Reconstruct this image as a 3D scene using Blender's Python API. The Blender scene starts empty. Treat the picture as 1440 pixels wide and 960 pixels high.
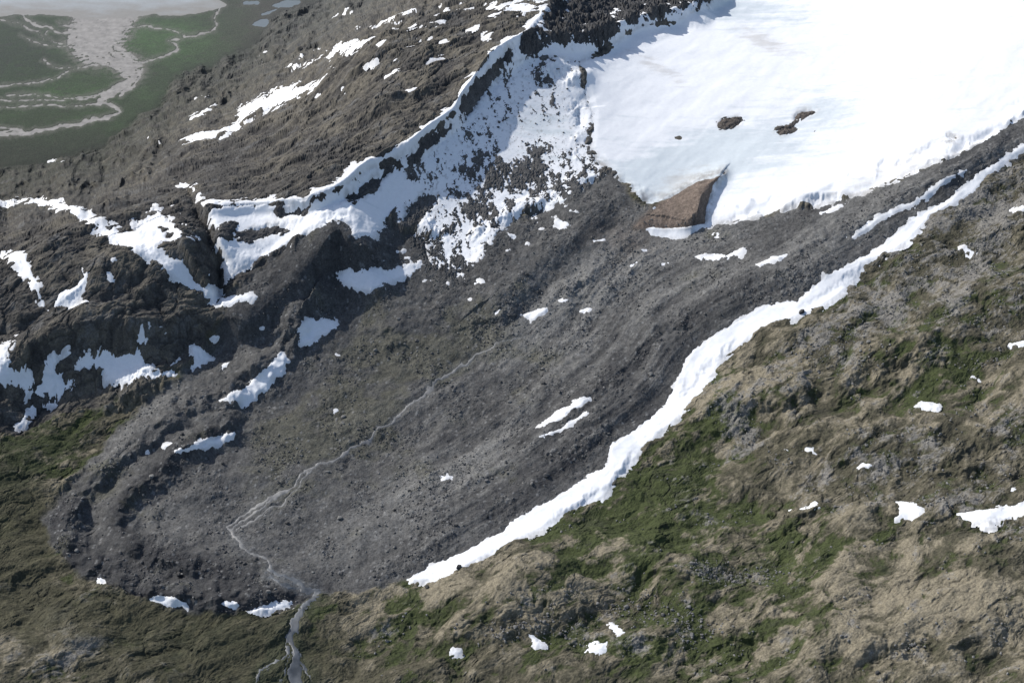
import bpy, math, random
import numpy as np
from mathutils import Vector
random.seed(4); rng = np.random.default_rng(7)
SC = bpy.context.scene
COL = SC.collection
f32 = np.float32
# ------------------------------------------------------------------ camera
H = 1200.0; PITCH = math.radians(33); FPX = 1978.0
cp, sp = math.cos(PITCH), math.sin(PITCH)
cam = bpy.data.cameras.new('camera'); co = bpy.data.objects.new('camera', cam); COL.objects.link(co)
cam.sensor_width = 36; cam.lens = 36 * FPX / 1440; cam.clip_start = 1; cam.clip_end = 60000
co.location = (0, 0, H); co.rotation_euler = (math.pi/2 - PITCH, 0, 0); SC.camera = co
SC.view_settings.view_transform = 'Standard'; SC.view_settings.look = 'None'; SC.view_settings.exposure = 0
# ------------------------------------------------------------------ noise
def perlin(x, y, seed=0):
    r = np.random.default_rng(seed)
    perm = r.permutation(512).astype(np.int32); ang = r.random(512) * 2 * np.pi
    gx, gy = np.cos(ang).astype(f32), np.sin(ang).astype(f32)
    xi = np.floor(x).astype(np.int32); yi = np.floor(y).astype(np.int32)
    xf = (x - xi).astype(f32); yf = (y - yi).astype(f32)
    u = xf*xf*xf*(xf*(xf*6-15)+10); v = yf*yf*yf*(yf*(yf*6-15)+10)
    def g(ix, iy, fx, fy):
        h = perm[(perm[ix & 511] + iy) & 511]
        return gx[h]*fx + gy[h]*fy
    a = g(xi, yi, xf, yf); b = g(xi+1, yi, xf-1, yf); c = g(xi, yi+1, xf, yf-1); d = g(xi+1, yi+1, xf-1, yf-1)
    return (a + u*(b-a) + v*((c + u*(d-c)) - (a + u*(b-a)))) * 1.5
def fbm(x, y, o=4, seed=0, gain=.5):
    s = 0; a = 1; t = 0
    for i in range(o):
        s = s + a*perlin(x*2**i + 17.3*i, y*2**i - 9.1*i, seed+i); t += a; a *= gain
    return s/t*1.5
def billow(x, y, o=4, seed=0, gain=.5):
    s = 0; a = 1; t = 0
    for i in range(o):
        p = np.abs(perlin(x*2**i + 7.3*i, y*2**i + 3.1*i, seed+i))
        s = s + a*np.sqrt(p*1.2 + .01); t += a; a *= gain
    return s/t
def worley(x, y, seed=0):
    r = np.random.default_rng(seed); perm = r.permutation(1024).astype(np.int32)
    jx = r.random(1024).astype(f32); jy = r.random(1024).astype(f32); rd = r.random(1024).astype(f32)
    xi = np.floor(x).astype(np.int32); yi = np.floor(y).astype(np.int32)
    best = np.full(x.shape, 9., f32); sec = np.full(x.shape, 9., f32); bid = np.zeros(x.shape, f32)
    for dx in (-1, 0, 1):
        for dy in (-1, 0, 1):
            h = perm[(perm[(xi+dx) & 1023] + yi+dy) & 1023]
            d = (xi+dx+jx[h]-x)**2 + (yi+dy+jy[h]-y)**2
            m = d < best; sec = np.where(m, best, np.minimum(sec, d)); best = np.where(m, d, best); bid = np.where(m, rd[h], bid)
    return np.sqrt(best), bid, np.sqrt(sec)
def sst(a, b, x):
    t = np.clip((x-a)/(b-a), 0, 1); return t*t*(3-2*t)
# ------------------------------------------------------------------ grid
def axis(lo, a, b, hi, st):
    out = [a]; s = st
    while out[0] > lo: s = min(s*1.12, 14); out.insert(0, out[0]-s)
    mid = list(np.arange(a+st, b, st)); out += mid; s = st
    while out[-1] < hi: s = min(s*1.12, 14); out.append(out[-1]+s)
    return np.array(out, f32)
us = axis(-600, -15, 1455, 2040, 1.35); vs = axis(-400, -12, 975, 1300, 1.2)
NU, NV = len(us), len(vs)
U, V = np.meshgrid(us, vs)
def seg(pts, U, V):
    best = np.full(U.shape, 1e9, f32); side = np.zeros(U.shape, f32); al = np.zeros(U.shape, f32); L = 0
    for (x0, y0), (x1, y1) in zip(pts[:-1], pts[1:]):
        dx, dy = x1-x0, y1-y0; l = math.hypot(dx, dy)
        t = np.clip(((U-x0)*dx + (V-y0)*dy)/(l*l), 0, 1)
        d = np.hypot(U-x0-t*dx, V-y0-t*dy); m = d < best
        best = np.where(m, d, best); al = np.where(m, L + t*l, al)
        side = np.where(m, np.sign(-(dx*(V-y0) - dy*(U-x0))), side); L += l
    return best, side, al
def smooth_line(pts, n=3):
    for _ in range(n):
        q = [pts[0]]
        for a, b in zip(pts[:-1], pts[1:]):
            q += [(a[0]*.75+b[0]*.25, a[1]*.75+b[1]*.25), (a[0]*.25+b[0]*.75, a[1]*.25+b[1]*.75)]
        pts = q + [pts[-1]]
    return pts
def sdp(pts, U, V):
    best = np.full(U.shape, 1e9, f32); ins = np.zeros(U.shape, bool)
    n = len(pts)
    for i in range(n):
        x0, y0 = pts[i]; x1, y1 = pts[(i+1) % n]; dx, dy = x1-x0, y1-y0; l2 = dx*dx+dy*dy+1e-9
        t = np.clip(((U-x0)*dx + (V-y0)*dy)/l2, 0, 1)
        best = np.minimum(best, np.hypot(U-x0-t*dx, V-y0-t*dy))
        if y0 != y1:
            c = ((y0 > V) != (y1 > V)) & (U < (x1-x0)*(V-y0)/(y1-y0)+x0); ins ^= c
    return np.where(ins, best, -best)
def win(pts, m):
    a = np.array(pts); i0, i1 = np.searchsorted(vs, [a[:,1].min()-m, a[:,1].max()+m]); j0, j1 = np.searchsorted(us, [a[:,0].min()-m, a[:,0].max()+m])
    return slice(i0, i1), slice(j0, j1)
def blob(u, v, ru, rv, rot=0):
    c, s = math.cos(math.radians(rot)), math.sin(math.radians(rot))
    a = ((U-u)*c + (V-v)*s)/ru; b = (-(U-u)*s + (V-v)*c)/rv
    return np.exp(-(a*a+b*b))
# ------------------------------------------------------------------ macro heights (u, v, z)
CP = [(720,960,8),(200,960,-4),(0,960,14),(1440,960,95),(1100,900,45),(700,830,26),(850,870,22),(420,900,-4),(450,835,0),(320,800,6),(350,700,12),
(480,650,18),(600,560,34),(750,480,60),(900,370,108),(960,300,132),(1100,250,165),(1200,100,225),(1440,50,280),(1000,100,218),(850,150,202),
(720,180,195),(830,240,160),(700,320,128),(600,370,104),(660,250,165),(560,290,150),(470,400,95),(340,360,140),(320,425,100),(300,480,66),
(770,0,285),(690,85,262),(600,180,222),(540,220,205),(440,280,184),(300,290,174),(400,360,128),(350,300,162),
(100,300,165),(250,300,168),(0,400,130),(200,430,120),(150,500,74),(40,560,42),(0,650,22),(130,640,12),(60,730,4),(0,800,4),(230,560,40),
(600,100,235),(500,50,190),(420,150,120),(350,200,95),(330,120,-20),(200,230,90),(60,260,90),(500,180,195),(600,10,240),(480,0,90),(420,30,0),(700,0,270),
(860,0,262),(1000,0,250),(1200,0,262),(1300,200,210),(1440,180,215),(1200,330,150),(1050,430,110),(1150,370,140),(980,480,80),(860,620,42),(720,730,18),(580,810,4),
(1300,350,160),(1440,350,185),(1200,500,110),(1440,550,140),(1000,650,45),(1200,700,75),(1440,750,105),(1000,780,30),
(2000,200,290),(2000,900,180),(2000,-300,280),(1200,-350,270),(900,-350,270),(720,1290,-10),(0,1290,10),(-550,1290,10),(2000,1290,120),(-550,400,100),(-550,800,10)]
CP = np.array(CP, float); P = CP[:, :2]/100
def tk(r2): return 0.5*r2*np.log(r2+1e-9)
A = tk(((P[:,None]-P[None])**2).sum(-1)) + np.eye(len(P))*0.08
Q = np.c_[np.ones(len(P)), P]; M = np.block([[A, Q],[Q.T, np.zeros((3,3))]])
W = np.linalg.solve(M, np.r_[CP[:,2], 0,0,0])
Z = (W[-3] + W[-2]*U/100 + W[-1]*V/100).astype(f32)
for k in range(len(P)):
    Z += (W[k]*tk((U/100-P[k,0])**2 + (V/100-P[k,1])**2)).astype(f32)
Z = np.clip(Z, -60, 420)
wobU = fbm(U/60, V/60, 4, 50, .6)*14
wobA = fbm(U/45, V/35, 4, 150, .55)*22; wobB = fbm(U/45, V/35, 4, 155, .55)*22
U_, V_ = U, V
U, V = U+wobA, V+wobB
Z += 17*blob(700,838,140,44,-6) + 15*blob(1290,870,160,46,-10) + 10*blob(90,900,120,50) + 13*blob(1050,560,110,32,-15) + 11*blob(1330,640,120,26) + 10*blob(940,800,90,26,20) + 12*blob(1250,500,110,26,-15) + 9*blob(1120,720,70,20,-15) + 9*blob(1400,780,80,24) + 8*blob(1180,620,60,18) + 9*blob(1060,880,80,22,-10) + 9*blob(1350,420,80,22,-20) + 7*blob(900,900,60,16)
Z += 5*blob(690,430,60,20,-25) + 5*blob(820,400,50,18,-25) + 4*blob(600,430,60,22,-20) + 4*blob(540,470,30,14)
U, V = U_, V_
PLAIN = [(-700,-500),(620,-500),(560,-60),(470,-15),(400,25),(345,70),(300,98),(250,110),(215,150),(150,200),(60,228),(0,238),(-300,250),(-700,260)]
sdPl = sdp(PLAIN, U, V)
k = sst(-95, 12, sdPl + wobU*1.3); Z = Z*(1-k) + (-198)*k
RIM = smooth_line([(240,300),(285,285),(350,283),(430,278),(480,256),(500,238),(545,218),(600,180),(640,150),(655,118),(690,88),(735,50),(770,10),(800,-60)], 1)
dR, sR, aR = seg(RIM, U, V); sdR = dR*sR
Z += 15*sst(-26, 0, sdR)*np.exp(-np.clip(sdR,0,300)/140)*sst(-20, 60, aR)*sst(900, 700, aR)
def ridge(pts, h, wl, wr, sharp=1.0, t0=0, t1=0, wb=0, br=0):
    global Z
    sm = smooth_line(pts, 2); L = sum(math.hypot(q[0]-p[0], q[1]-p[1]) for p, q in zip(sm[:-1], sm[1:]))
    d, s, a = seg(sm, U + wobA*wb, V + wobB*wb)
    w = np.where(s > 0, wl, wr); e = np.exp(-(d/w)**(1+sharp))
    if t0: e = e*sst(0, t0, a)
    if t1: e = e*sst(L, L-t1, a)
    if br: e = e*(1 + br*fbm(a/38, d/38, 3, 301, .6))
    Z += h*e
    return d, s, a
ridge([(705,88),(745,62),(800,60),(845,50),(895,30),(950,20),(1010,-5)], 22, 24, 12)
ridge([(655,140),(685,105)], 10, 12, 10); ridge([(575,225),(605,192),(640,172)], 7, 12, 10)
ridge([(345,450),(400,400),(440,360),(480,332),(500,350)], 19, 40, 30)
ridge([(440,410),(490,400),(520,405)], 8, 24, 22)
LOBE = [(420,440),(385,500),(310,545),(230,590),(160,640),(115,690),(88,735),(100,775),(160,812),(260,838),(360,842),(440,822)]
dL, sL, aL = ridge(LOBE, 15, 34, 21, .7, 0, 90, .25, .5)
INN = [(350,580),(300,605),(250,638),(190,682),(160,722),(172,755),(225,782),(290,800),(370,806)]
dI, sI, aI = ridge(INN, 15, 22, 18, .7, 40, 110, .25, .5)
ridge([(300,590),(225,625),(160,672),(124,718),(132,765),(180,794)], -4, 10, 10, .8, 60, 60, .25)
ridge([(300,690),(240,700),(205,730),(240,760)], 4, 14, 12)
LAT = [(470,815),(560,785),(680,715),(780,650),(840,590),(905,540),(950,470),(1040,415),(1140,370),(1230,310),(1330,250),(1440,188),(1600,120)]
dA, sA, aA = ridge(LAT, 12, 54, 30, .7, 110)
sdA = dA*sA
ridge([(620,700),(740,630),(840,540),(900,480),(1000,420),(1120,355),(1240,285),(1400,205)], 5, 15, 13, .6, 60, 0, .3, .4)
ridge([(560,640),(650,610),(760,560),(860,470),(960,400),(1080,350)], 4, 22, 16, .6, 60, 60, .3, .4)
ridge([(700,410),(780,350),(840,290),(900,300)], 7, 40, 25)
Z -= 7*blob(560,620,190,60,-32)
RAV = smooth_line([(232,215),(250,245),(268,268),(276,300),(292,325),(294,352),(308,380),(314,412)], 1)
dV, sV, aV = seg(RAV, U + wobA*.35, V); Z -= 14*np.exp(-(dV/9)**1.3)*sst(0,60,aV)
ridge([(250,330),(285,385),(300,400)], 7, 14, 9)
ridge([(0,520),(60,470),(180,450),(280,440)], 9, 30, 30)
WEDGE = [(894,318),(926,287),(980,254),(1020,243),(1004,262),(996,290),(992,315),(962,321),(922,322)]
dW, sW, aW = seg([(1010,249),(986,275),(978,308)], U, V)
Z += 18*np.where(sW > 0, np.exp(-(dW/15)**1.4), np.exp(-(dW/48)**1.2))*sst(-14, 22, sdp(WEDGE, U, V)+4)
YN = (480-V)/FPX; XN = (U-720)/FPX
K = (cp + YN*sp)/(sp - YN*cp)
GZ = np.ones(U.shape, f32)
for i in range(NV-2, -1, -1):
    flat = (H-Z[i+1])*(K[i]-K[i+1]); lim = H - ((H-Z[i+1])*K[i+1] + 0.25*flat)/K[i]
    Z[i] = np.minimum(Z[i], lim); GZ[i] = np.clip(1.25*flat/((H-Z[i])*K[i]-(H-Z[i+1])*K[i+1]), .12, 1)
T = (H-Z)/(sp - YN*cp); X = (XN*T).astype(f32); Y = ((H-Z)*K).astype(f32)
# ------------------------------------------------------------------ regions
MOR = [(322,412),(300,480),(278,508),(200,570),(140,630),(90,688),(60,730),(75,772),(120,810),(200,845),(300,862),(400,862),(452,838),(520,832),(575,815),
(650,790),(720,755),(800,712),(860,680),(905,620),(955,575),(990,520),(1030,480),(1100,448),(1180,400),(1250,350),(1310,300),(1400,240),(1600,130),
(1600,60),(1440,160),(1330,225),(1210,272),(1110,295),(1000,312),(900,290),(860,240),(800,270),(720,310),(640,340),(580,330),(500,300),(440,320),(370,375)]
sdM = sdp(MOR, U, V) + fbm(U/25, V/25, 4, 61, .6)*8
MTN = [(-900,-600),(3000,-600),(3000,60),(1440,165),(1000,312),(860,250),(640,345),(500,305),(370,378),(320,420),(300,470),(280,505),(200,562),(120,575),(50,600),(0,612),(-900,650)]
sdMt = sdp(MTN, U, V) + fbm(U/30, V/30, 4, 62, .6)*16
mor = sst(-5, 5, sdM); mtn = sst(-8, 8, sdMt)*(1-mor); pl = sst(-6, 12, sdPl+wobU*1.1)
tun = np.clip(1-mor-mtn, 0, 1)
mtn = mtn*(1-pl)
SPECK = [(625,200),(650,150),(690,100),(740,90),(812,95),(832,165),(828,215),(850,245),(800,285),(740,300),(700,330),(650,392),(600,385),(575,340),(555,300),(590,262),(560,245),(600,215)]
sdS = sdp(SPECK, U, V) + fbm(U/20, V/20, 3, 63)*8
# ------------------------------------------------------------------ snow polygons
SN = []
def S(label, pts, amp=3., th=1.4, name='snow_patch', cat='snow patch', group=None, kind=None):
    SN.append((name, label, cat, pts, amp, th, group, kind))
def E(u, v, w, h, rot=0):
    c, s = math.cos(math.radians(rot)), math.sin(math.radians(rot)); out = []
    for i in range(8):
        a = i*math.pi/4; r = random.uniform(.75, 1.15); x, y = w/2*r*math.cos(a), h/2*r*math.sin(a)
        out.append((u+x*c-y*s, v+x*s+y*c))
    return out
GLA = [(812,90),(830,165),(826,212),(858,244),(893,272),(925,290),(900,316),(914,333),(955,338),(988,324),(1010,317),(1060,309),(1110,297),(1160,291),(1210,276),(1270,252),(1330,227),(1390,196),(1440,166),(1700,60),(2100,-20),(2100,-410),(1000,-410),(985,-20),(980,22),(900,40),(850,70)]
S('vast smooth white glacier snowfield filling the upper right of the valley', GLA, .8, 2.2, 'glacier', 'glacier', kind='structure')
S('steep snow slope dotted with dark rocks below the ridge crest', [(560,225),(600,190),(650,150),(700,92),(745,85),(812,88),(832,165),(828,215),(850,243),(800,285),(740,296),(700,325),(668,372),(640,388),(612,372),(600,338),(560,318),(545,300),(560,265)], 4, 1.4, 'snow_slope', 'snow slope', kind='structure')
S('snow filled hollow under the curling cornice left of the dark gravel knob', [(290,290),(350,288),(430,284),(480,262),(520,240),(570,228),(590,250),(572,262),(566,295),(545,315),(522,338),(500,335),(488,314),(470,310),(432,328),(400,350),(358,373),(316,386),(305,350),(296,320)], 3, 2.0, 'snow_hollow', 'snow slope')
S('long curving white cornice running along the crest of the rocky ridge', [(285,285),(300,281),(352,281),(405,276),(428,281),(440,266),(480,253),(497,232),(540,216),(565,200),(600,172),(635,148),(650,115),(686,86),(684,74),(735,42),(765,8),(780,8),(770,20),(742,52),(704,90),(690,100),(664,124),(655,150),(612,182),(575,212),(550,226),(505,244),(488,262),(440,278),(430,290),(352,290),(300,292)], 1.2, 3.0, 'snow_cornice', 'cornice')
S('snow streaks lying between the jagged grey crags at the top centre', [(705,92),(722,64),(750,42),(768,14),(778,-30),(1006,-30),(990,16),(965,32),(900,42),(850,70),(812,90),(745,86)], 2, 1.3, 'crag_snow', 'snow patch')
S('long winding white snow band between the dark side moraine and the mossy hillside', [(568,814),(605,794),(660,770),(708,746),(713,733),(745,718),(790,693),(828,668),(856,652),(855,627),(895,600),(935,568),(952,530),(972,492),(1000,474),(1060,434),(1075,428),(1120,421),(1160,387),(1220,357),(1260,327),(1290,298),(1340,276),(1370,246),(1400,226),(1440,200),(1560,140),(1570,160),(1440,214),(1390,250),(1370,276),(1312,306),(1278,345),(1218,375),(1192,408),(1152,440),(1072,466),(1022,500),(992,545),(955,588),(908,630),(886,655),(848,700),(800,720),(765,745),(740,755),(700,780),(660,797),(612,820),(575,822)], .9, 1.5, 'snow_band', 'snow band')
S('narrow snow streak on the side moraine parallel to the upper end of the snow band', [(1193,333),(1230,307),(1290,275),(1360,234),(1364,239),(1300,280),(1240,312),(1200,336)], .6)
S('small snow sliver at the glacier edge above the narrow snow streak', [(1150,301),(1170,290),(1192,284),(1180,294),(1155,303)], 1.2)
S('elongated pale snow patch on grey rubble below the brown dirt mound', [(978,361),(1010,356),(1062,348),(1045,357),(1010,366),(985,366)], 1.1)
S('thin diagonal snow streak right of the elongated patch below the dirt mound', [(1064,375),(1085,362),(1108,356),(1095,366),(1070,377)], .8)
S('snow patch in the hollow just below the dark gravel knob', [(470,388),(488,378),(530,381),(560,376),(592,368),(596,382),(562,396),(522,413),(495,408),(478,397)], 2.6)
S('squarish snow patch on the moraine below the shadow of the knob', [(414,460),(440,447),(476,449),(478,464),(448,480),(438,494),(420,486)], 2.2)
S('long diagonal snow patch on the inner side of the left moraine', [(304,562),(340,546),(375,516),(398,492),(410,508),(397,530),(367,552),(347,574),(332,563)], 2)
S('slim snow patch inside the curl of the moraine loop', [(244,634),(280,618),(310,613),(334,600),(332,616),(292,631),(250,641)], 1.6)
S('tiny snow sliver just left of the slim patch inside the moraine loop', E(236,629,24,7,-12), .6)
S('snow patch on the grey rubble at the middle of the valley', [(733,441),(752,434),(770,433),(772,440),(752,451),(738,448)], 1.5)
S('small snow streak right of the patch at the middle of the valley', E(794,424,20,8,-28), .8)
S('small snow dash furthest right of the three in mid valley', E(823,437,20,9,-5), .8)
S('larger of the two parallel snow patches on the right moraine flank', [(753,601),(785,574),(815,561),(834,561),(817,576),(782,597)], 1.2)
S('thin snow streak directly below the larger patch on the right moraine flank', [(753,619),(790,602),(818,583),(832,572),(828,583),(800,604),(772,615)], .7)
S('lone small snow patch on dark gravel above the lower snow band', E(627,673,24,9,-25), .8)
S('snow strip at the outer foot of the moraine loop beside the stream outlet', [(346,859),(380,850),(410,847),(409,858),(374,867),(355,865)], 1.2)
S('snow patch at the left outer foot of the moraine loop', [(203,836),(235,838),(262,846),(264,857),(235,856),(207,849)], 1.4)
S('small snow patch between the two larger patches at the foot of the moraine loop', E(323,851,26,11,8), .8)
S('tiny snow dot at the far left foot of the moraine loop', E(141,815,14,9,20), .8)
S('white snow tongue at the bottom end of the dark ravine', [(304,428),(316,415),(345,412),(366,417),(352,425),(325,431)], 1.5)
S('small snow patch on the grey rubble left of the dirt mound', E(841,342,24,9,-10), .8)
S('small snow streak on the rubble slope below the glacier corner', E(790,314,32,12,20), 1.2)
S('thin snow line around the top left of the rocky plateau leading down to the ravine', [(-20,288),(0,283),(42,278),(100,287),(120,296),(137,310),(165,318),(184,320),(207,306),(230,324),(242,344),(224,352),(245,364),(266,375),(284,394),(309,408),(300,420),(252,397),(218,377),(166,348),(122,314),(88,298),(40,286),(-20,296)], 2.4, 1.6)
S('branching snow patch on the plateau right above the thin snow line', [(203,307),(225,299),(234,309),(257,322),(276,340),(250,344),(236,328),(220,320)], 3.5)
S('bright kite shaped snow patch on the left rock dome', [(74,426),(78,402),(100,390),(118,372),(128,374),(124,396),(112,412),(98,427)], 1.6)
S('thin hooked snow streak at the left edge of the rock dome', [(3,352),(22,348),(37,363),(50,386),(64,420),(74,434),(59,431),(38,397),(20,378),(6,367)], 1.6)
S('snow filling the crags at the left edge below the rock dome', [(-20,485),(12,484),(14,506),(36,520),(52,534),(62,510),(78,505),(82,520),(105,530),(104,552),(60,556),(20,547),(-20,538)], 5)
S('ragged snow patch in the crags below the rock dome left of the moraine', [(104,516),(112,500),(152,485),(166,500),(184,494),(196,462),(206,458),(206,484),(200,502),(218,526),(256,512),(262,522),(226,537),(190,546),(160,540),(142,522),(122,520)], 4)
S('snow wisp on the slope just above the left side moraine', [(262,522),(272,506),(268,490),(286,490),(297,502),(282,516)], 2.5)
S('small snow sliver at the foot of the left crags', [(22,592),(36,570),(48,560),(44,572),(32,590)], 1.6)
S('snow wedge near the top of the dark ravine', [(244,250),(256,252),(272,262),(284,272),(282,282),(264,268)], 2)
S('large ragged snow patch on the far brown slope above the green delta', [(330,168),(336,148),(366,136),(400,123),(436,116),(468,100),(454,120),(408,143),(364,156),(342,171)], 2)
S('slanting snow patch higher on the far slope right of the delta', [(402,97),(440,86),(462,78),(472,62),(500,60),(530,50),(518,66),(470,82),(430,94)], 2)
S('snow strip on the far slope nearest the river plain', [(248,197),(276,185),(314,182),(336,170),(338,185),(316,194),(280,198)], 1.6)
S('thin snow streak on the dark slope beside the river plain', [(268,166),(288,152),(306,143),(300,154),(280,166)], 1.)
S('snow patch on the ridge top at the upper edge left of the crags', [(682,6),(712,8),(745,-4),(768,2),(750,18),(712,20),(690,16)], 2.5)
S('snow streak near the upper edge above the slanting far patch', [(518,34),(548,24),(582,14),(575,24),(545,33)], 1.2)
S('small snow dash at the upper edge beside the far ponds', E(482,21,26,6,-15), .7)
S('bright angular snow patch on the tundra, left of the long patch at the right edge', [(1246,703),(1276,702),(1299,724),(1286,740),(1260,733),(1260,716)], 1.6)
S('long snow patch cut by the right edge of the view', [(1348,726),(1390,723),(1428,710),(1470,698),(1470,725),(1400,737),(1368,740)], 1.4)
S('arrow shaped snow patch on the hillside right of the mossy green slope', [(1114,713),(1138,704),(1146,694),(1162,706),(1138,716)], 1.2)
S('small snow patch on grey stones high on the right hillside', E(1308,573,30,11,8), 1.)
S('thin slanting snow streak among rocks in the near foreground', [(737,889),(750,892),(768,911),(753,915)], .8)
S('snow patch among dark rocks near the bottom edge', [(820,916),(834,904),(860,902),(858,918),(848,929),(826,929)], 2)
S('forked snow wisp just above the bottom rock snow patch', [(857,869),(868,878),(886,893),(866,902),(859,890)], 1.6)
S('tiny snow dot near the bottom edge left of the foreground streak', E(643,915,16,9), .8)
S('snow scrap at the upper right edge of the hillside', [(1408,300),(1424,292),(1460,286),(1460,296),(1425,303)], 1.2)
S('snow scrap at the right edge at half height', [(1416,479),(1436,474),(1460,472),(1460,480),(1430,482)], 1.2)
for (u, v, w, h, r) in [(318,512,18,9,-35),(369,460,12,8,0),(306,474,16,6,-20),(208,636,8,10,0),(472,578,12,5,-30),(476,500,8,6,0),(890,372,14,5,0),(936,371,16,5,-5),(905,352,14,5,0),(1010,330,18,4,0),(700,438,10,4,-20),(660,420,8,4,0)]:
    S('scrap of old snow lying on dark moraine gravel', E(u,v,w,h,r), .5, group='snow scraps on the moraine gravel')
for (u, v, w, h, r) in [(1362,350,24,7,15),(1102,637,14,5,0),(1142,637,20,5,5),(1212,657,26,7,-8),(1376,528,16,5,0),(985,696,24,5,25),(1390,745,20,4,0),(1208,605,12,4,0),(1418,690,16,4,-10),(1350,413,12,4,0)]:
    S('scrap of old snow between stones on the right hillside', E(u,v,w,h,r), .4, group='snow scraps on the right hillside')
FL = [(573,64,30,7,-20),(286,136,18,5,-10),(640,60,22,6,-25),(560,105,24,4,-8),(512,95,14,4,-20),(80,226,18,4,0),(216,199,14,4,0),(604,40,26,5,-25),(620,14,24,5,-15),(655,8,22,5,-10),(440,130,14,4,-20),(580,130,14,4,0),(370,80,10,4,-30),(530,120,12,4,0),(20,468,14,5,50),(130,300,12,5,30),(190,460,12,5,-50)]
for _ in range(30):
    q = random.random(); FL.append((460+q*220+random.uniform(-60,40), 95-q*70+random.uniform(-35,45), random.uniform(6,16), random.uniform(2.5,3.6), random.uniform(-35,-5)))
for _ in range(12): FL.append((random.uniform(100,300), random.uniform(290,420), random.uniform(6,14), random.uniform(2.5,4), random.uniform(20,60)))
for _ in range(16): FL.append((random.uniform(0,270), random.uniform(455,560), random.uniform(5,12), random.uniform(2.5,4), random.uniform(-60,60)))
for (u, v, w, h, r) in FL:
    S('scrap of old snow on the brown rocky ridge', E(u,v,w,h,r), .5, group='snow scraps on the brown ridge')
for (u, v, w, h, r) in [(648,386,22,12,20),(610,350,14,44,-25),(676,398,14,8,0),(585,322,24,18,10),(722,330,22,7,-10),(706,306,20,8,10),(770,290,24,8,15),(690,345,16,6,0),(805,300,10,6,0),(630,400,10,5,0),(560,352,20,6,0),(575,362,14,6,0),(750,305,12,5,0),(742,340,10,4,0),(664,360,14,6,0),(715,352,10,4,0),(680,372,8,4,0),(760,322,8,4,0),(600,395,10,4,0),(545,366,12,4,0)]:
    S('snow remnant at the rubbly foot of the rocky snow slope', E(u,v,w,h,r), 1.3, group='snow remnants at the foot of the snow slope')
F = np.full(U.shape, -60., f32); OWN = np.full(U.shape, -1, np.int32); TH = np.full(U.shape, 1.4, f32)
nA = fbm(X/18, Y/28, 5, 80, .74); nB = fbm(X/60, Y/90, 3, 85)
for k, (nm, lb, ct, pts, amp, th, g, kd) in enumerate(SN):
    w = win(pts, 16)
    f = sdp(pts, U[w], V[w]) + nA[w]*amp*3.6 + nB[w]*amp*.6
    m = f > F[w]; F[w] = np.where(m, f, F[w]); OWN[w] = np.where(m, k, OWN[w]); TH[w] = np.where(m, th, TH[w])
BARE = [([(698,92),(722,66),(752,44),(768,22),(778,-30),(1010,-30),(992,12),(968,26),(940,20),(905,34),(878,38),(852,62),(815,68),(790,62),(760,74),(728,80)],5),
 ([(650,148),(662,128),(690,100),(700,104),(684,128),(668,150),(655,168)],4), ([(574,220),(602,192),(636,176),(630,190),(604,204),(580,232)],4),
 ([(480,276),(516,264),(545,232),(550,238),(528,268),(500,284)],3),
 ([(384,300),(420,286),(434,290),(428,302),(392,308)],3), ([(300,342),(312,322),(332,315),(322,334)],3), ([(336,332),(370,318),(408,314),(402,326),(352,340)],3),
 ([(600,268),(616,274),(612,290),(596,304),(583,328),(567,328),(576,292)],5), (WEDGE,.8), (E(1027,173,38,15,-8),1.2), (E(1130,162,34,9,-15),1.6), (E(1103,184,22,8,-20),1.6), (E(1337,195,16,5,0),3)]
rockf = np.full(U.shape, -60., f32)
for pts, amp in BARE:
    w = win(pts, 16); f = sdp(pts, U[w], V[w]) + nA[w]*amp*2; rockf[w] = np.maximum(rockf[w], f)
topc = (V < 100) & (U > 690)
bigr = rockf.copy()
hole = sst(-.08, .28, fbm(X/38 + Y/90, Y/110 - X/160, 5, 86, .78))
rockf = np.where(topc, rockf - 30*hole, rockf)
F0 = F.copy()
F = np.minimum(F, -rockf)
# ------------------------------------------------------------------ water lines
def lines(L):
    out = np.full(U.shape, -60., f32)
    for pts, wd in L:
        w = win(pts, 20+wd); d, s, a = seg(smooth_line(pts, 2), U[w], V[w])
        out[w] = np.maximum(out[w], wd/2 - d)
    return out
TR = [([(165,-6),(146,30),(134,52)],80),([(130,46),(155,72),(184,96)],34)]
trunk = lines(TR)
bars = billow(U/22 + V/30, V/8, 4, 88, .6)
trunk = trunk*.6 - 9*sst(.54, .34, bars)*sst(12, 45, V)
RIV = [([(124,50),(140,72),(160,88),(184,98)],6),([(136,40),(160,62),(178,76),(188,96)],5),([(118,52),(112,70),(140,88),(180,102)],3),([(184,98),(188,110),(172,122),(150,132),(140,142)],11),([(196,100),(198,112),(180,126),(168,134)],3.5),([(140,142),(166,150),(166,160),(122,171),(70,182),(0,190),(-120,206)],5),([(-100,192),(0,184),(30,182),(44,188)],3.5),([(-60,180),(10,178),(40,186)],2),
 ([(128,46),(90,46),(64,38),(36,30),(34,20)],2.6),([(100,46),(110,66),(146,90),(172,100)],2.2),([(70,40),(60,50),(80,60),(112,62)],1.4),([(192,90),(220,82),(250,68),(250,60),(232,56),(262,50),(290,46),(304,38),(300,26),(310,14),(300,2)],2.4),([(185,114),(160,128),(110,138),(50,142),(-40,140)],1.6),
 ([(-30,122),(30,118),(70,114),(96,100),(122,92),(140,92)],1.5),([(150,128),(120,140),(90,138),(60,132),(10,134)],1.3),([(120,60),(80,66),(50,62),(30,50)],1.2),([(0,28),(30,34),(52,44),(60,55)],1.4),([(60,84),(72,92),(98,96)],1.3),([(150,142),(110,150),(60,146),(20,152),(-20,150)],1.2),([(160,40),(200,36),(240,40),(262,50)],1.0),([(84,30),(100,38),(124,44)],2)]
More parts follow.
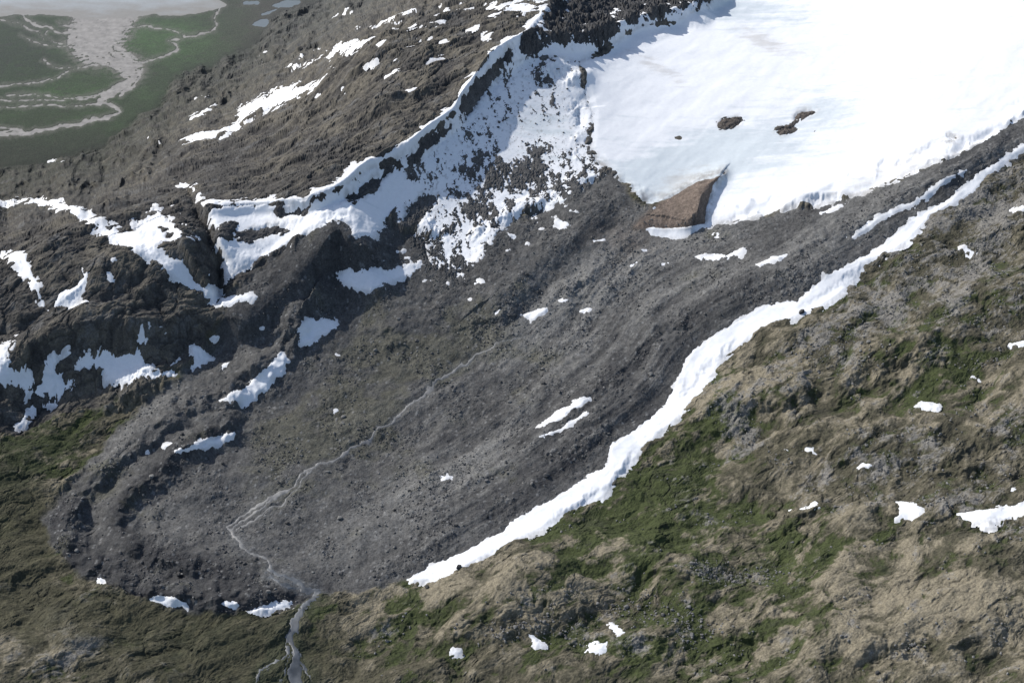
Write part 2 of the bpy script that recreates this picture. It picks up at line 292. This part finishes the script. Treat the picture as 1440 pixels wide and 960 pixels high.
wq = fbm(U/24, V/14, 3, 191)*5
U_ = U; U = U + wq; V_ = V; V = V + wq[::-1]*.5
rivl = lines(RIV); U = U_; V = V_
rivF = np.maximum(rivl + fbm(U/9, V/5, 3, 90)*1.8, trunk)
LAKE = [(-700,-450),(-700,22),(0,22),(60,20),(120,24),(190,22),(250,20),(300,14),(318,6),(300,-12),(330,-60),(420,-90),(560,-110),(560,-450)]
lakF = sdp(LAKE, U, V) + fbm(U/25, V/12, 3, 91)*3.5
PON = [(E(370,31,32,13,-10)),(E(405,4,44,12,-8)),(E(352,3,26,6,0)),(E(455,-6,40,8,0)),(E(378,16,24,4,-20))]
ponF = np.full(U.shape, -60., f32); ponO = np.zeros(U.shape, np.int32)
for k, p in enumerate(PON):
    w = win(p, 12); f = sdp(p, U[w], V[w]) + nA[w]*1.5; m = f > ponF[w]; ponF[w] = np.maximum(ponF[w], f); ponO[w] = np.where(m, k, ponO[w])
wob = fbm(U/30, V/30, 4, 92, .6); wob2 = fbm(U/26, V/26, 4, 95, .6)
def lines2(L, q=1.):
    out = np.full(U.shape, -60., f32)
    for pts, wd in L:
        w = win(pts, 30+wd); d, s, a = seg(smooth_line(pts, 2), U[w]+wob[w]*16*q, V[w]+wob2[w]*12*q)
        out[w] = np.maximum(out[w], wd/2 - d)
    return out
strF = lines2([([(668,500),(640,518),(605,545),(572,578),(545,600),(490,635),(450,655),(405,688),(350,715),(320,735)],2.4),([(572,575),(535,607),(480,640),(430,665)],1.2),([(320,735),(332,760),(372,785),(384,805),(400,812)],3.2),([(400,690),(370,712),(325,740)],2.2),([(455,650),(418,690),(370,724),(330,744)],1.4),([(740,470),(700,486),(668,500)],.9)], .5) + 1.1*nA
outF = lines2([([(380,802),(412,816),(450,832)],7),([(372,806),(400,826),(440,830)],3),([(450,834),(434,858),(412,880),(406,900)],8),([(406,900),(416,920),(412,945),(418,970),(420,1100)],12),([(408,895),(400,915),(404,940),(396,975)],3),([(408,895),(395,930),(372,950),(350,975)],2.5),([(415,930),(440,950),(450,975)],2)], .7) + 3*nA
# ------------------------------------------------------------------ relief
ca, sa = math.cos(.55), math.sin(.55)
wx = fbm(X/70, Y/70, 3, 200)*9; wy = fbm(X/70, Y/70, 3, 203)*9
XR = (X+wx)*ca + (Y+wy)*sa; YR = -(X+wx)*sa + (Y+wy)*ca
G1 = fbm(XR/170, YR/100, 3, 1, .5); G2 = fbm(XR/50, YR/34, 5, 5, .58); Bm2 = billow(XR/95, YR/55, 4, 8, .6)
T1 = fbm(XR/150, YR/95, 3, 11, .5); T2 = fbm(XR/52, YR/36, 6, 14, .6); Bt2 = billow(XR/110, YR/70, 5, 18, .64)
mid_m = G1*17; mid_t = T1*13
str_ = fbm(aA/240, sdA/20, 3, 21); str2 = fbm(aA/90, sdA/7, 4, 24, .6); strw = sst(-80, -10, sdA)*sst(300, 120, sdA)*sst(20, 200, aA)
strl = fbm(aL/90, dL*sL/12, 3, 22)*sst(90, 20, dL)
mid_g = fbm(X/80, Y/80, 4, 31, .5)*6 + str_*2.2*strw + strl*.6
sdG = sdp(GLA, U, V)
bigsnow = np.maximum(sst(3, 30, F0), sst(-26, 4, sdG)*(V > 150))
rim_keep = np.exp(-(dR/25)**2)
tmf = mtn*(1-.85*rim_keep)*(1-.97*bigsnow)*(.25+.75*GZ)
nearband = np.exp(-(sdp(SN[5][3], U, V).clip(-40,0)/14)**2)
Zs = Z + tmf*mid_m + tun*mid_t*(1-.6*nearband) + mor*mid_g*(1-bigsnow)*(1-.5*nearband)
Zs = Zs*(1-pl) + pl*(-198)
w1, id1, _ = worley(X/10, Y/11, 41); blk = np.clip(.6 + .3*id1 - w1, 0, 1)*(0.3+id1)
w2, id2, _ = worley(X/5.0, Y/6, 42); blk2 = np.clip(.55 - w2, 0, 1)*(id2 > .6)
w4, id4, s4 = worley(XR/30 + T2*.5, YR/20 + G2*.5, 43); slab = (id4-.5)*1.0*sst(0, .25, s4-w4); crk = sst(.16, .0, s4-w4)
rocky = sst(-.2, .35, nB + .5*G1)
U_, V_ = U, V; U, V = U+wobA*.6, V+wobB*.6
slabz = np.clip(.9*blob(700,828,120,34,-8) + .9*blob(1290,865,150,40,-10) + .7*blob(1050,545,110,26,-15) + .7*blob(90,900,110,40) + .6*blob(1240,790,90,22,-10) + .6*blob(1360,590,90,22,-10)+.5*blob(1130,640,60,20), 0, 1)
U, V = U_, V_
f_m = (G2*6.0 + (Bm2-.42)*9 + slab*4.0 - crk*1.5 + blk*.9)*GZ
f_t = (T2*5.0 + (Bt2-.42)*6.5)*(1-.35*slabz) + (slab*3.0 - crk*1.4 + blk*1.0)*rocky*(1-.6*slabz)
n_q = fbm(X/70, Y/80, 3, 230)
quiet = sst(-.15, .3, n_q)
f_g = fbm(X/18, Y/19, 5, 47, .6)*(1.2+1.2*quiet) + blk*.8*quiet + blk2*(.5+.7*quiet) + str2*strw*.5
fine = mtn*f_m + tun*f_t + mor*f_g*(1-.5*sst(-14, 0, sdG)*(V > 150))
spk = sst(-6, 10, sdS)
w3, id3, _ = worley(X/9 + fbm(X/12, Y/12, 2, 70)*.5, Y/12, 48)
gdens = sst(120, 330, V + .3*(U-640))
rb = fbm(X/18 + Y/80, Y/34 - X/90, 6, 49, .88)
sp_h = rb*6.5 + np.clip(.6-w3, 0, 1)*1.5*(id3 > .6) - .8 + gdens*1.6 + 4.2*fbm(X/75,Y/120,4,53,.6)
att = (1-.92*sst(-1, 9, F))
Zt = Zs + fine*np.maximum(att, 0)*(1-spk) + spk*np.clip(sp_h, -1.5, 3.2)
crag = sst(-6, 8, bigr)*topc
Zt = Zt + crag*((billow(X/40+Y/120, Y/40, 5, 55, .7)-.37)*26*(1-.75*hole))
icer = sst(-1.5, 3, rockf)*((V > 150) & (V < 210) & (U > 980)); Zt = Zt + icer*(1.6 + nA*1.2)
wdz = sst(-6, 3, sdp(WEDGE, U, V)); Zt = Zt*(1-wdz) + wdz*(Z + fbm(X/14, Y/18, 4, 171, .6)*1.3)
kw = sst(-5, .5, np.maximum(strF, outF)); Zt = Zt*(1-kw) + (Zs-.3)*kw
Zt = np.where(pl > .5, -198 + (1-sst(.5, 1, pl))*fine*.6, Zt)
wf = np.maximum(np.maximum(rivF, lakF), ponF)
pf = sst(.5, .9, pl)
Zt = Zt - pf*sst(-.8, .8, wf)*1.6 + pf*fbm(X/40, Y/40, 2, 57)*.35
isg = (OWN == 0)
SnZ = Zs + np.clip(F0*np.where(isg, .18, .28), -4, TH) - np.clip((rockf+1.5)*.8, 0, 5) + bigsnow*(fbm(X/160, Y/120, 3, 58)*2*sst(0, 40, F0) + fbm(X/36 - Y/50, Y/70, 3, 158)*.5*sst(0,20,F0)) - .1 + fbm(X/14, Y/16, 2, 59)*.12
SnZ = np.where((OWN == 3), SnZ + 1.6*sst(0, 4, F), SnZ)
# ------------------------------------------------------------------ colours
def c3(r, g, b): return np.array([r, g, b], f32)
def mix(a, b, t): t = np.clip(t, 0, 1)[..., None]; return a*(1-t) + b*t
ones = np.ones(U.shape+(3,), f32)
n1 = fbm(X/90, Y/90, 4, 100, .6); n2 = fbm(XR/34, YR/24, 5, 104, .68); n3 = fbm(X/7, Y/8, 3, 108, .75); n4 = fbm(XR/75, YR/44, 6, 112, .74); n5 = fbm(XR/22, YR/16, 5, 116, .8)
green = 1.1*blob(900,730,160,80,-28) + .85*blob(1090,800,170,70,-15) + .7*blob(1000,580,60,70,30) + .9*blob(60,640,110,70,-30) + .6*blob(850,920,160,60) + .5*blob(1330,520,110,60) + .7*blob(560,860,100,50) + .35*blob(1250,440,140,60) + .4*blob(1100,920,160,40)
gray = .9*blob(1400,300,190,70,-25) + .75*blob(1180,480,140,40,-30) + .65*blob(1290,640,170,60,-10) + .8*blob(1040,600,70,30,45) + .4*blob(800,880,200,30) + .65*blob(1400,460,100,60) + .6*blob(90,900,150,70) + .6*blob(1050,815,110,18,10) + .4*blob(1380,720,120,30) + .4*blob(1330,900,150,40,-10)
tan = .75*blob(1050,540,150,60,-10) + .85*blob(700,830,150,40,-10) + .85*blob(1300,870,240,70) + .4*blob(1330,560,150,60) + .6*blob(90,900,120,50) + .35*blob(1250,760,150,50)
olive = .9*blob(330,930,240,70) + 1.0*blob(20,750,80,120) + .6*blob(150,860,200,40)
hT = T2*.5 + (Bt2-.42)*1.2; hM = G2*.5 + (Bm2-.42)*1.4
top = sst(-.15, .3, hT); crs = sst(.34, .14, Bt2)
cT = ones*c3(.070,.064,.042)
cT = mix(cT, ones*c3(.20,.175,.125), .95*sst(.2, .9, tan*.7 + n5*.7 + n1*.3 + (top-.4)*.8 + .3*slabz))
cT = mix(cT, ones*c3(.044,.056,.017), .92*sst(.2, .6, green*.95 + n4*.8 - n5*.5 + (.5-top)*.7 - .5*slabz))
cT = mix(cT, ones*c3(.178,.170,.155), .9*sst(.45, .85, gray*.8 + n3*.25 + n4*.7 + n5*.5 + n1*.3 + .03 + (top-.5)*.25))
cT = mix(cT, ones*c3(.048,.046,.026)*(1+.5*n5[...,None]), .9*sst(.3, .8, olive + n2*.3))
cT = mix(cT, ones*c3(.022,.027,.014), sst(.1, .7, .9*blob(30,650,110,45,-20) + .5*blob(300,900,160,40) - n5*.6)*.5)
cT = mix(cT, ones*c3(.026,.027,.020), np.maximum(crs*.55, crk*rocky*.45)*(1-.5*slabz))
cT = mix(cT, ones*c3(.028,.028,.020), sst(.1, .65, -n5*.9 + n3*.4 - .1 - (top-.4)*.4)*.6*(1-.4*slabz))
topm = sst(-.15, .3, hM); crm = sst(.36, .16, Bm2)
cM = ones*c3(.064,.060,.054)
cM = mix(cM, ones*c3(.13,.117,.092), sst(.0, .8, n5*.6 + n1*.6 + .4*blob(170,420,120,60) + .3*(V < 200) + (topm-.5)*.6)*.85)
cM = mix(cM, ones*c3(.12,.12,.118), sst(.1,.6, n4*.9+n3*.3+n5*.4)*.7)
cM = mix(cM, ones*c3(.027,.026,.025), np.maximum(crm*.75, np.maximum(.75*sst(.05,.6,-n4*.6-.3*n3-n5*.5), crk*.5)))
cM = mix(cM, ones*c3(.055,.055,.056)*(1+.5*n5[...,None]), sst(-14, 4, bigr)*.9)
cM = mix(cM, ones*c3(.105,.102,.098)*(1+.5*n5[...,None]), spk*.9)
cM = mix(cM, ones*c3(.040,.042,.030), sst(-85, 0, sdPl+wobU)*.8*sst(-.4,.3,n2+.2))
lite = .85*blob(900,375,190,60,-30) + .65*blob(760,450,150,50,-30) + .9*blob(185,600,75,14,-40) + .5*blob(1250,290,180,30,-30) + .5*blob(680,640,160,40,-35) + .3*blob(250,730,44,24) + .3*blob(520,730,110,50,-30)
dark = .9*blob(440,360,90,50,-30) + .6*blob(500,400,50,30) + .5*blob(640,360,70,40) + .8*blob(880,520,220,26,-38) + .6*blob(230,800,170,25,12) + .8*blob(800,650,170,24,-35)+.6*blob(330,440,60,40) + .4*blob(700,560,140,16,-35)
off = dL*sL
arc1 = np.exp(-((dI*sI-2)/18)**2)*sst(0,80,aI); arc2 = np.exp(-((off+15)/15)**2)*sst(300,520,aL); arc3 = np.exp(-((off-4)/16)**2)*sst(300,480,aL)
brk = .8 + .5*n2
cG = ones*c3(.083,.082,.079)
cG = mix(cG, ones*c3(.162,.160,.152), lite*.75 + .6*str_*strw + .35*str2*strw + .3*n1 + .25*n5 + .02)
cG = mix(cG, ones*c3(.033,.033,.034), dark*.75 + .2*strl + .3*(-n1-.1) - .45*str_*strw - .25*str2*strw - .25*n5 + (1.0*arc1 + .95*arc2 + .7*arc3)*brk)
cG = mix(cG, ones*c3(.072,.070,.042), sst(.25, .8, .8*blob(470,600,150,90,-30) + .7*blob(640,480,130,60) + .4*blob(150,690,60,50) + n1*.7 + n2*.4)*.5)
cG = cG*(1 + (.12+.14*quiet)*n3 + .15*n5)[..., None]
cG = mix(cG, ones*c3(.19,.19,.186), .6*sst(.25, .5, blk2*(id2 > .93)*2))
cG = mix(cG, ones*c3(.03,.03,.03), .5*sst(.1, .35, blk2*((id2 > .6)&(id2<.67))*2))
cG = mix(cG, ones*c3(.125,.106,.09), sst(-10, 2, sdp(WEDGE, U, V)) + .5*blob(885,335,45,22))
fan = .6*blob(400,815,44,11,12)*sst(-.4,.2,n2) + .5*blob(335,760,22,14)
cG = mix(cG, ones*c3(.11,.114,.115), sst(-6, 0, strF)*.3 + sst(-10, 0, outF)*.4 + fan)
cT = mix(cT, ones*c3(.035,.042,.022), sst(-22, 0, outF)*.6)
cP = ones*c3(.038,.055,.028)
cP = mix(cP, ones*c3(.055,.100,.036), 1.0*blob(215,50,110,34) + .6*blob(90,120,60,20) + n1*.5 + .4*n2)
cP = mix(cP, ones*c3(.026,.034,.024), .6*blob(20,80,90,50) + n2*.7 + .5*n3)
cP = mix(cP, ones*c3(.030,.034,.025), sst(150, 220, V)*.85)
cP = mix(cP, ones*c3(.15,.145,.125), sst(-6, -.5, wf)*.45 + .4*sst(-12,0,trunk))
cP = mix(cP, ones*c3(.05,.046,.036), sst(250, 400, U)*.8 + .35*sst(.1,.6,n2))
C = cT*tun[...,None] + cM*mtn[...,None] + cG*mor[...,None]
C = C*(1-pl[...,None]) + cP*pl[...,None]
C = mix(C, ones*c3(.15,.118,.095)*(1+.25*n3[...,None]+.25*n5[...,None]), sst(-4, 3, sdp(WEDGE, U, V)))
C = mix(C, ones*c3(.10,.085,.072), sst(-6, 2, rockf)*((V > 150) & (V < 210) & (U > 980)))
C = C*(1 + .14*n3 + .1*n2 + .10*np.clip(rng.standard_normal(U.shape),-2,2))[..., None]
far = sst(2400, 4800, Y); C = mix(C, ones*c3(.18,.19,.205), far*.27 + .03)  # aerial haze painted into the ground colours, paler and bluer with distance
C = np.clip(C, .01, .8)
ice = sst(.15, .8, 1.2*blob(950,240,95,34,-15) + .7*blob(1040,10,100,30,10) + .6*blob(1080,200,200,50,-20) + .4*blob(760,180,70,90) + fbm(X/120, Y/20, 6, 120, .7)*.6)
CS = ones*c3(.80,.81,.82)
CS = mix(CS, ones*c3(.46,.53,.56), ice*.65)
CS = mix(CS, ones*c3(.42,.39,.35), sst(.3, 1, .9*blob(1080,62,50,14,20) + .7*blob(930,100,60,12,30) + .8*blob(960,258,60,20,-20) + .6*blob(1250,240,160,22,-25) + fbm(X/60, Y/14, 5, 125, .7)*.6)*.5)
CS = mix(CS, ones*c3(.34,.33,.31), sst(8, -.5, F)*.5*sst(-.3,.4,nA+.1))
CS = mix(CS, ones*c3(.25,.24,.225), sst(14, 0, F)*isg*sst(-.5,.5,nA+n5*.5)*.7*(V > 200)*(1-blob(940,328,60,18)))
CS = mix(CS, ones*c3(.26,.25,.24), sst(.1,.8,n3+.5*rb)*spk*.65)
CS = mix(CS, ones*c3(.40,.38,.36), sst(.6,1.,n3)*sst(-.2,.4,n1)*.3)
CS = CS*(1+.03*n3[...,None])
CL = mix(ones*c3(.25,.24,.22), ones*c3(.33,.35,.36), sst(0, 30, lakF) + .4*fbm(U/40, V/7, 3, 180))
CQ = ones*c3(.15,.175,.19)
CR = mix(cP, ones*c3(.27,.255,.235)*(1+.35*fbm(U/14, V/5, 4, 182, .7)[...,None]), sst(-1.6, 1.2, rivF))
CR = mix(CR, ones*c3(.15,.15,.14), sst(.40,.22,billow(U/26+V/20, V/6, 4, 185, .6))*.85)
# ------------------------------------------------------------------ materials
def mat_ground(name, bump=.7, rough=.95, lo=.6, hi=1.4, sc=.4, dist=1.0):
    m = bpy.data.materials.new(name); m.use_nodes = True; nt = m.node_tree; b = nt.nodes['Principled BSDF']
    at = nt.nodes.new('ShaderNodeAttribute'); at.attribute_name = 'Col'
    tc = nt.nodes.new('ShaderNodeTexCoord')
    n = nt.nodes.new('ShaderNodeTexNoise'); n.inputs['Scale'].default_value = sc; n.inputs['Detail'].default_value = 3; n.inputs['Roughness'].default_value = .7
    mr = nt.nodes.new('ShaderNodeMapRange'); mr.inputs[1].default_value = .3; mr.inputs[2].default_value = .7; mr.inputs[3].default_value = lo; mr.inputs[4].default_value = hi
    mx = nt.nodes.new('ShaderNodeVectorMath'); mx.operation = 'SCALE'
    bp = nt.nodes.new('ShaderNodeBump'); bp.inputs['Strength'].default_value = bump; bp.inputs['Distance'].default_value = dist
    L = nt.links.new
    L(tc.outputs['Object'], n.inputs['Vector'])
    L(n.outputs['Fac'], mr.inputs[0]); L(at.outputs['Color'], mx.inputs[0]); L(mr.outputs[0], mx.inputs['Scale']); L(mx.outputs[0], b.inputs['Base Color'])
    L(n.outputs['Fac'], bp.inputs['Height']); L(bp.outputs[0], b.inputs['Normal'])
    b.inputs['Roughness'].default_value = rough; b.inputs['Specular IOR Level'].default_value = .15
    return m
M_ground = mat_ground('rocky_ground', .7, .95, .65, 1.35); M_snow = mat_ground('old_snow', .1, .75, .97, 1.03, .2)
M_snow.node_tree.nodes['Principled BSDF'].inputs['Specular IOR Level'].default_value = .3
M_water = mat_ground('silty_water', .03, .5, .95, 1.05, .1)
def mat_flat(name, c, rough, c2=None, sc=.01):
    m = bpy.data.materials.new(name); m.use_nodes = True; nt = m.node_tree; b = nt.nodes['Principled BSDF']
    tc = nt.nodes.new('ShaderNodeTexCoord'); n = nt.nodes.new('ShaderNodeTexNoise'); n.inputs['Scale'].default_value = sc; n.inputs['Detail'].default_value = 6
    r = nt.nodes.new('ShaderNodeValToRGB'); r.color_ramp.elements[0].position = .35; r.color_ramp.elements[1].position = .65
    r.color_ramp.elements[0].color = (*c, 1); r.color_ramp.elements[1].color = (*(c2 or c), 1)
    nt.links.new(tc.outputs['Object'], n.inputs['Vector']); nt.links.new(n.outputs['Fac'], r.inputs[0]); nt.links.new(r.outputs[0], b.inputs['Base Color'])
    b.inputs['Roughness'].default_value = rough; return m
M_stream = mat_flat('stream_gravel', (.12,.12,.118), .6, (.22,.218,.21), .12)
M_out = mat_flat('outlet_stream_gravel', (.06,.066,.072), .5, (.135,.143,.15), .08)
M_rock = mat_flat('boulder_rock', (.05,.05,.05), .9, (.13,.125,.12), .5)
M_rockd = mat_flat('dark_boulder_rock', (.03,.03,.03), .9, (.07,.068,.065), .5)
M_rockl = mat_flat('pale_boulder_rock', (.12,.118,.11), .9, (.22,.213,.20), .5)
# ------------------------------------------------------------------ meshes
def tag(o, label, cat, group=None, kind=None):
    o['label'] = label; o['category'] = cat
    if group: o['group'] = group
    if kind: o['kind'] = kind
def mesh_np(name, verts, faces, mat, cols=None, smooth=False):
    me = bpy.data.meshes.new(name); n = len(verts); k = faces.shape[1]
    me.vertices.add(n); me.vertices.foreach_set('co', verts.astype(f32).ravel())
    me.loops.add(faces.size); me.loops.foreach_set('vertex_index', faces.astype(np.int32).ravel())
    me.polygons.add(len(faces)); me.polygons.foreach_set('loop_start', np.arange(0, faces.size, k, dtype=np.int32)); me.polygons.foreach_set('loop_total', np.full(len(faces), k, np.int32))
    me.polygons.foreach_set('use_smooth', np.full(len(faces), smooth, bool))
    me.update(calc_edges=True)
    if cols is not None:
        ca_ = me.color_attributes.new('Col', 'FLOAT_COLOR', 'POINT'); ca_.data.foreach_set('color', np.c_[cols, np.ones(n)].astype(f32).ravel())
    me.materials.append(mat); o = bpy.data.objects.new(name, me); COL.objects.link(o); return o
IDX = np.arange(NU*NV).reshape(NV, NU)
QF = np.stack([IDX[1:, :-1], IDX[1:, 1:], IDX[:-1, 1:], IDX[:-1, :-1]], -1).reshape(-1, 4)
def sheet(name, fm, Zz, mat, Cc, smooth):
    fc = QF[fm]
    if len(fc) == 0: return None
    un, inv = np.unique(fc, return_inverse=True)
    return mesh_np(name, np.c_[X.ravel()[un], Y.ravel()[un], Zz.ravel()[un]], inv.reshape(-1, 4), mat, None if Cc is None else Cc.reshape(-1, 3)[un], smooth)
reg = np.where(pl > .5, 4, np.where(sdM > 0, 1, np.where(sdMt > 0, 3, 2)))
reg = np.where((reg == 2) & (U < 470), 5, reg)
reg = np.where(sdp(WEDGE, U, V) > 0, 6, reg)
rf = reg.ravel()[QF[:, 0]]
for r, nm, lb, ct in [(1,'moraine','dark grey looping moraine of gravel and rubble filling the valley floor','moraine'),(2,'hillside','mossy stony tundra hillside of tan, green and grey at the right','hillside'),
        (3,'mountain_ridge','brown rocky ridge and crags running from the left edge up to the top','mountain'),(4,'river_plain','flat dark green river plain far below at the upper left','plain'),
        (5,'valley_meadow','olive brown valley ground outside the moraine loop at the lower left','ground'),(6,'debris_mound','brown dirt mound with a sharp crest at the glacier edge','mound')]:
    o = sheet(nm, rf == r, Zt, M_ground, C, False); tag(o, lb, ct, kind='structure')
vis = ((SnZ > Zt - .6) & (F > -4)).ravel()
fo = OWN.ravel()[QF[:, 0]]; fv = vis[QF].any(1) & (fo >= 0) & (F.ravel()[QF].max(1) > -3)
for k, (nm, lb, ct, pts, amp, th, g, kd) in enumerate(SN):
    o = sheet(nm, fv & (fo == k), SnZ, M_snow, CS, True)
    if o: tag(o, lb, ct, g, kd)
def water(nm, fld, zz, mat, lb, ct, extra=None, group=None, cc=None):
    m = (fld.ravel()[QF].max(1) > -1.5)
    if extra is not None: m &= extra
    o = sheet(nm, m, zz, mat, cc, True)
    if o: tag(o, lb, ct, group, 'structure')
wz = np.full(U.shape, -198.75, f32)
lk = (lakF.ravel()[QF].max(1) > -1.5)
water('lake', lakF, wz, M_water, 'pale silty lake at the upper left edge', 'lake', cc=CL)
water('river', rivF, wz-.02, M_water, 'pale braided river crossing the green plain into the lake', 'river', ~lk & (pf.ravel()[QF[:,0]] > .5), cc=CR)
pn = ['oval pale pond right of the delta','long pale pond at the upper edge behind the delta','small pond closest to the lake shore','pale pond furthest right at the upper edge','narrow pond strip between the two larger ponds']
po = ponO.ravel()[QF[:,0]]
for k in range(5): water('pond', ponF, wz+.01, M_water, pn[k], 'pond', ~lk & (po == k), cc=CQ)
water('stream', strF, Zs-.1 + np.clip(strF, -1, .5)*.6, M_stream, 'thin pale meltwater stream winding through the inside of the moraine', 'stream')
water('outlet_stream', outF, Zs-.1 + np.clip(outF, -1, .5)*.6, M_out, 'grey stream leaving the moraine loop towards the bottom edge', 'stream')
# ------------------------------------------------------------------ rocks
import bmesh
def rock_mesh(name, seed, mat, sub=2):
    r = random.Random(seed); bm = bmesh.new(); bmesh.ops.create_icosphere(bm, subdivisions=sub, radius=1)
    pl_ = [(Vector((r.gauss(0,1), r.gauss(0,1), r.gauss(0,.8))).normalized(), r.uniform(.55,.85)) for _ in range(9)]
    sx, sy, sz = r.uniform(.8,1.3), r.uniform(.7,1.1), r.uniform(.55,.85)
    for v in bm.verts:
        for n, d in pl_:
            q = v.co.dot(n)
            if q > d: v.co -= n*(q-d)
        v.co *= r.uniform(.96,1.04); v.co = Vector((v.co.x*sx, v.co.y*sy, v.co.z*sz))
    me = bpy.data.meshes.new(name); bm.to_mesh(me); bm.free(); me.materials.append(mat); return me
RM = [rock_mesh('boulder', s, [M_rock, M_rockd, M_rockl][s % 3]) for s in range(12)]
Zv = np.where(vis.reshape(U.shape), np.maximum(Zt, SnZ), Zt)
def vert_at(u, v):
    i = int(np.clip(np.searchsorted(vs, v), 0, NV-1)); j = int(np.clip(np.searchsorted(us, u), 0, NU-1)); return i, j
def boulder(u, v, s, label, group=None, me=None, scale=None):
    i, j = vert_at(u, v); o = bpy.data.objects.new('boulder', me or random.choice(RM)); COL.objects.link(o)
    o.location = (float(X[i,j]), float(Y[i,j]), float(Zv[i,j]) + s*.25); o.rotation_euler = (random.uniform(-.3,.3), random.uniform(-.3,.3), random.uniform(0,6.3))
    o.scale = scale or (s, s, s*random.uniform(.8,1.1)); tag(o, label, 'boulder', group)
boulder(1126, 441, 5.2, 'dark boulder standing in the middle of the long snow band', me=RM[1])
boulder(1141, 436, 2.0, 'smaller dark stone beside the boulder in the snow band', me=RM[4])
boulder(645, 798, 4.6, 'dark boulder on the lower edge of the snow band', me=RM[7])
boulder(600, 825, 3.0, 'dark stone at the bottom tip of the snow band', me=RM[4])
boulder(1233, 944, 3.4, 'dark boulder on tan ground near the bottom edge at the right', me=RM[1])
rclu = blob(730,885,70,16) + blob(1040,805,70,12) + blob(900,850,90,16,10) + blob(980,880,60,14) + blob(1180,500,60,20)
def scatter(n, cond, smin, smax, label, group, meshes):
    c = 0
    while c < n:
        u, v = random.uniform(0, 1440), random.uniform(0, 960); i, j = vert_at(u, v)
        if cond(i, j): boulder(u, v, smin + (smax-smin)*random.random()**3, label, group, random.choice(meshes)); c += 1
inmor = lambda i, j: sdM[i,j] > 12 and F[i,j] < -6 and strF[i,j] < -5
scatter(150, inmor, 1.5, 4.2, 'angular grey boulder strewn on the moraine gravel', 'boulders strewn over the moraine', RM)
scatter(110, lambda i, j: reg[i,j] == 2 and F[i,j] < -5 and (gray[i,j]*.6+.4*n4[i,j]+rclu[i,j] > .55), 1.4, 3.6, 'grey boulder lying on the right hillside', 'boulders on the right hillside', [RM[0],RM[2],RM[5],RM[8],RM[3]])
scatter(60, lambda i, j: sdS[i,j] > 4 and SnZ[i,j] > Zt[i,j], 1.4, 3.4, 'dark rock poking out of the steep snow slope', 'rocks poking out of the snow slope', [RM[1],RM[3],RM[6],RM[0]])
ico = bmesh.new(); bmesh.ops.create_icosphere(ico, subdivisions=1, radius=1); IV = np.array([v.co[:] for v in ico.verts]); IF = np.array([[v.index for v in f.verts] for f in ico.faces]); ico.free()
def stones(name, label, n, wfun, s0, s1, mat, lab_cat='stones'):
    p = wfun.ravel()*((U > -10) & (U < 1450) & (V > -5) & (V < 965)).ravel(); p = p/p.sum()
    ids = rng.choice(p.size, n, p=p); sz = s0 + (s1-s0)*rng.random(n)**4
    base = np.c_[X.ravel()[ids]+rng.normal(0,1.5,n), Y.ravel()[ids]+rng.normal(0,1.5,n), Zv.ravel()[ids]+sz*.2]
    th = rng.random(n)*6.28; sc = rng.uniform(.6,1.3,(n,3))*sz[:,None]; vv = IV[None]*rng.uniform(.75,1.2,(n,len(IV),1))*sc[:,None]
    c, s = np.cos(th)[:,None], np.sin(th)[:,None]; rx = vv[...,0]*c - vv[...,1]*s; ry = vv[...,0]*s + vv[...,1]*c
    vv = np.stack([rx, ry, vv[...,2]], -1) + base[:,None]
    fc = IF[None] + (np.arange(n)*len(IV))[:,None,None]
    o = mesh_np(name, vv.reshape(-1,3), fc.reshape(-1,3), mat); tag(o, label, lab_cat, kind='stuff')
nosnow = (F < -3)*1.0*(np.maximum(strF,outF) < -3)
stones('moraine_stones', 'countless small dark stones covering the moraine', 7000, (sdM > 3)*nosnow*np.clip(n2+n1+quiet-.3,.03,1.5), .5, 2.0, M_rock)
stones('pale_moraine_stones', 'countless small pale stones littering the moraine', 6000, (sdM > 3)*nosnow*(.05+np.clip(lite+.4*n1+.5*n2+.3*quiet-.2,0,2)), .5, 1.8, M_rockl)
stones('hillside_stones', 'countless small grey stones in drifts on the right hillside', 6500, (reg == 2)*nosnow*np.clip(gray+n4*1.2-.25+rclu,0,1), .5, 2.0, M_rockl)
# ------------------------------------------------------------------ light
sd = Vector((-0.80, 0.50, 0)).normalized(); el = math.radians(39)
S3 = Vector((sd.x*math.cos(el), sd.y*math.cos(el), math.sin(el)))
su = bpy.data.lights.new('sun', 'SUN'); su.energy = 4.6; su.angle = math.radians(.6); su.color = (1, .965, .91)
so = bpy.data.objects.new('sun', su); COL.objects.link(so); so.rotation_euler = (-S3).to_track_quat('-Z', 'Y').to_euler(); so.location = (-2000, 3000, 3000)
w = bpy.data.worlds.new('World'); SC.world = w; w.use_nodes = True; nt = w.node_tree
sk = nt.nodes.new('ShaderNodeTexSky'); sk.sky_type = 'NISHITA'; sk.sun_disc = False; sk.sun_elevation = el; sk.sun_rotation = math.atan2(sd.x, sd.y); sk.altitude = 1000; sk.dust_density = 3
nt.links.new(sk.outputs[0], nt.nodes['Background'].inputs[0]); nt.nodes['Background'].inputs[1].default_value = .15
print('grid', NU, NV, 'objects', len(bpy.data.objects))
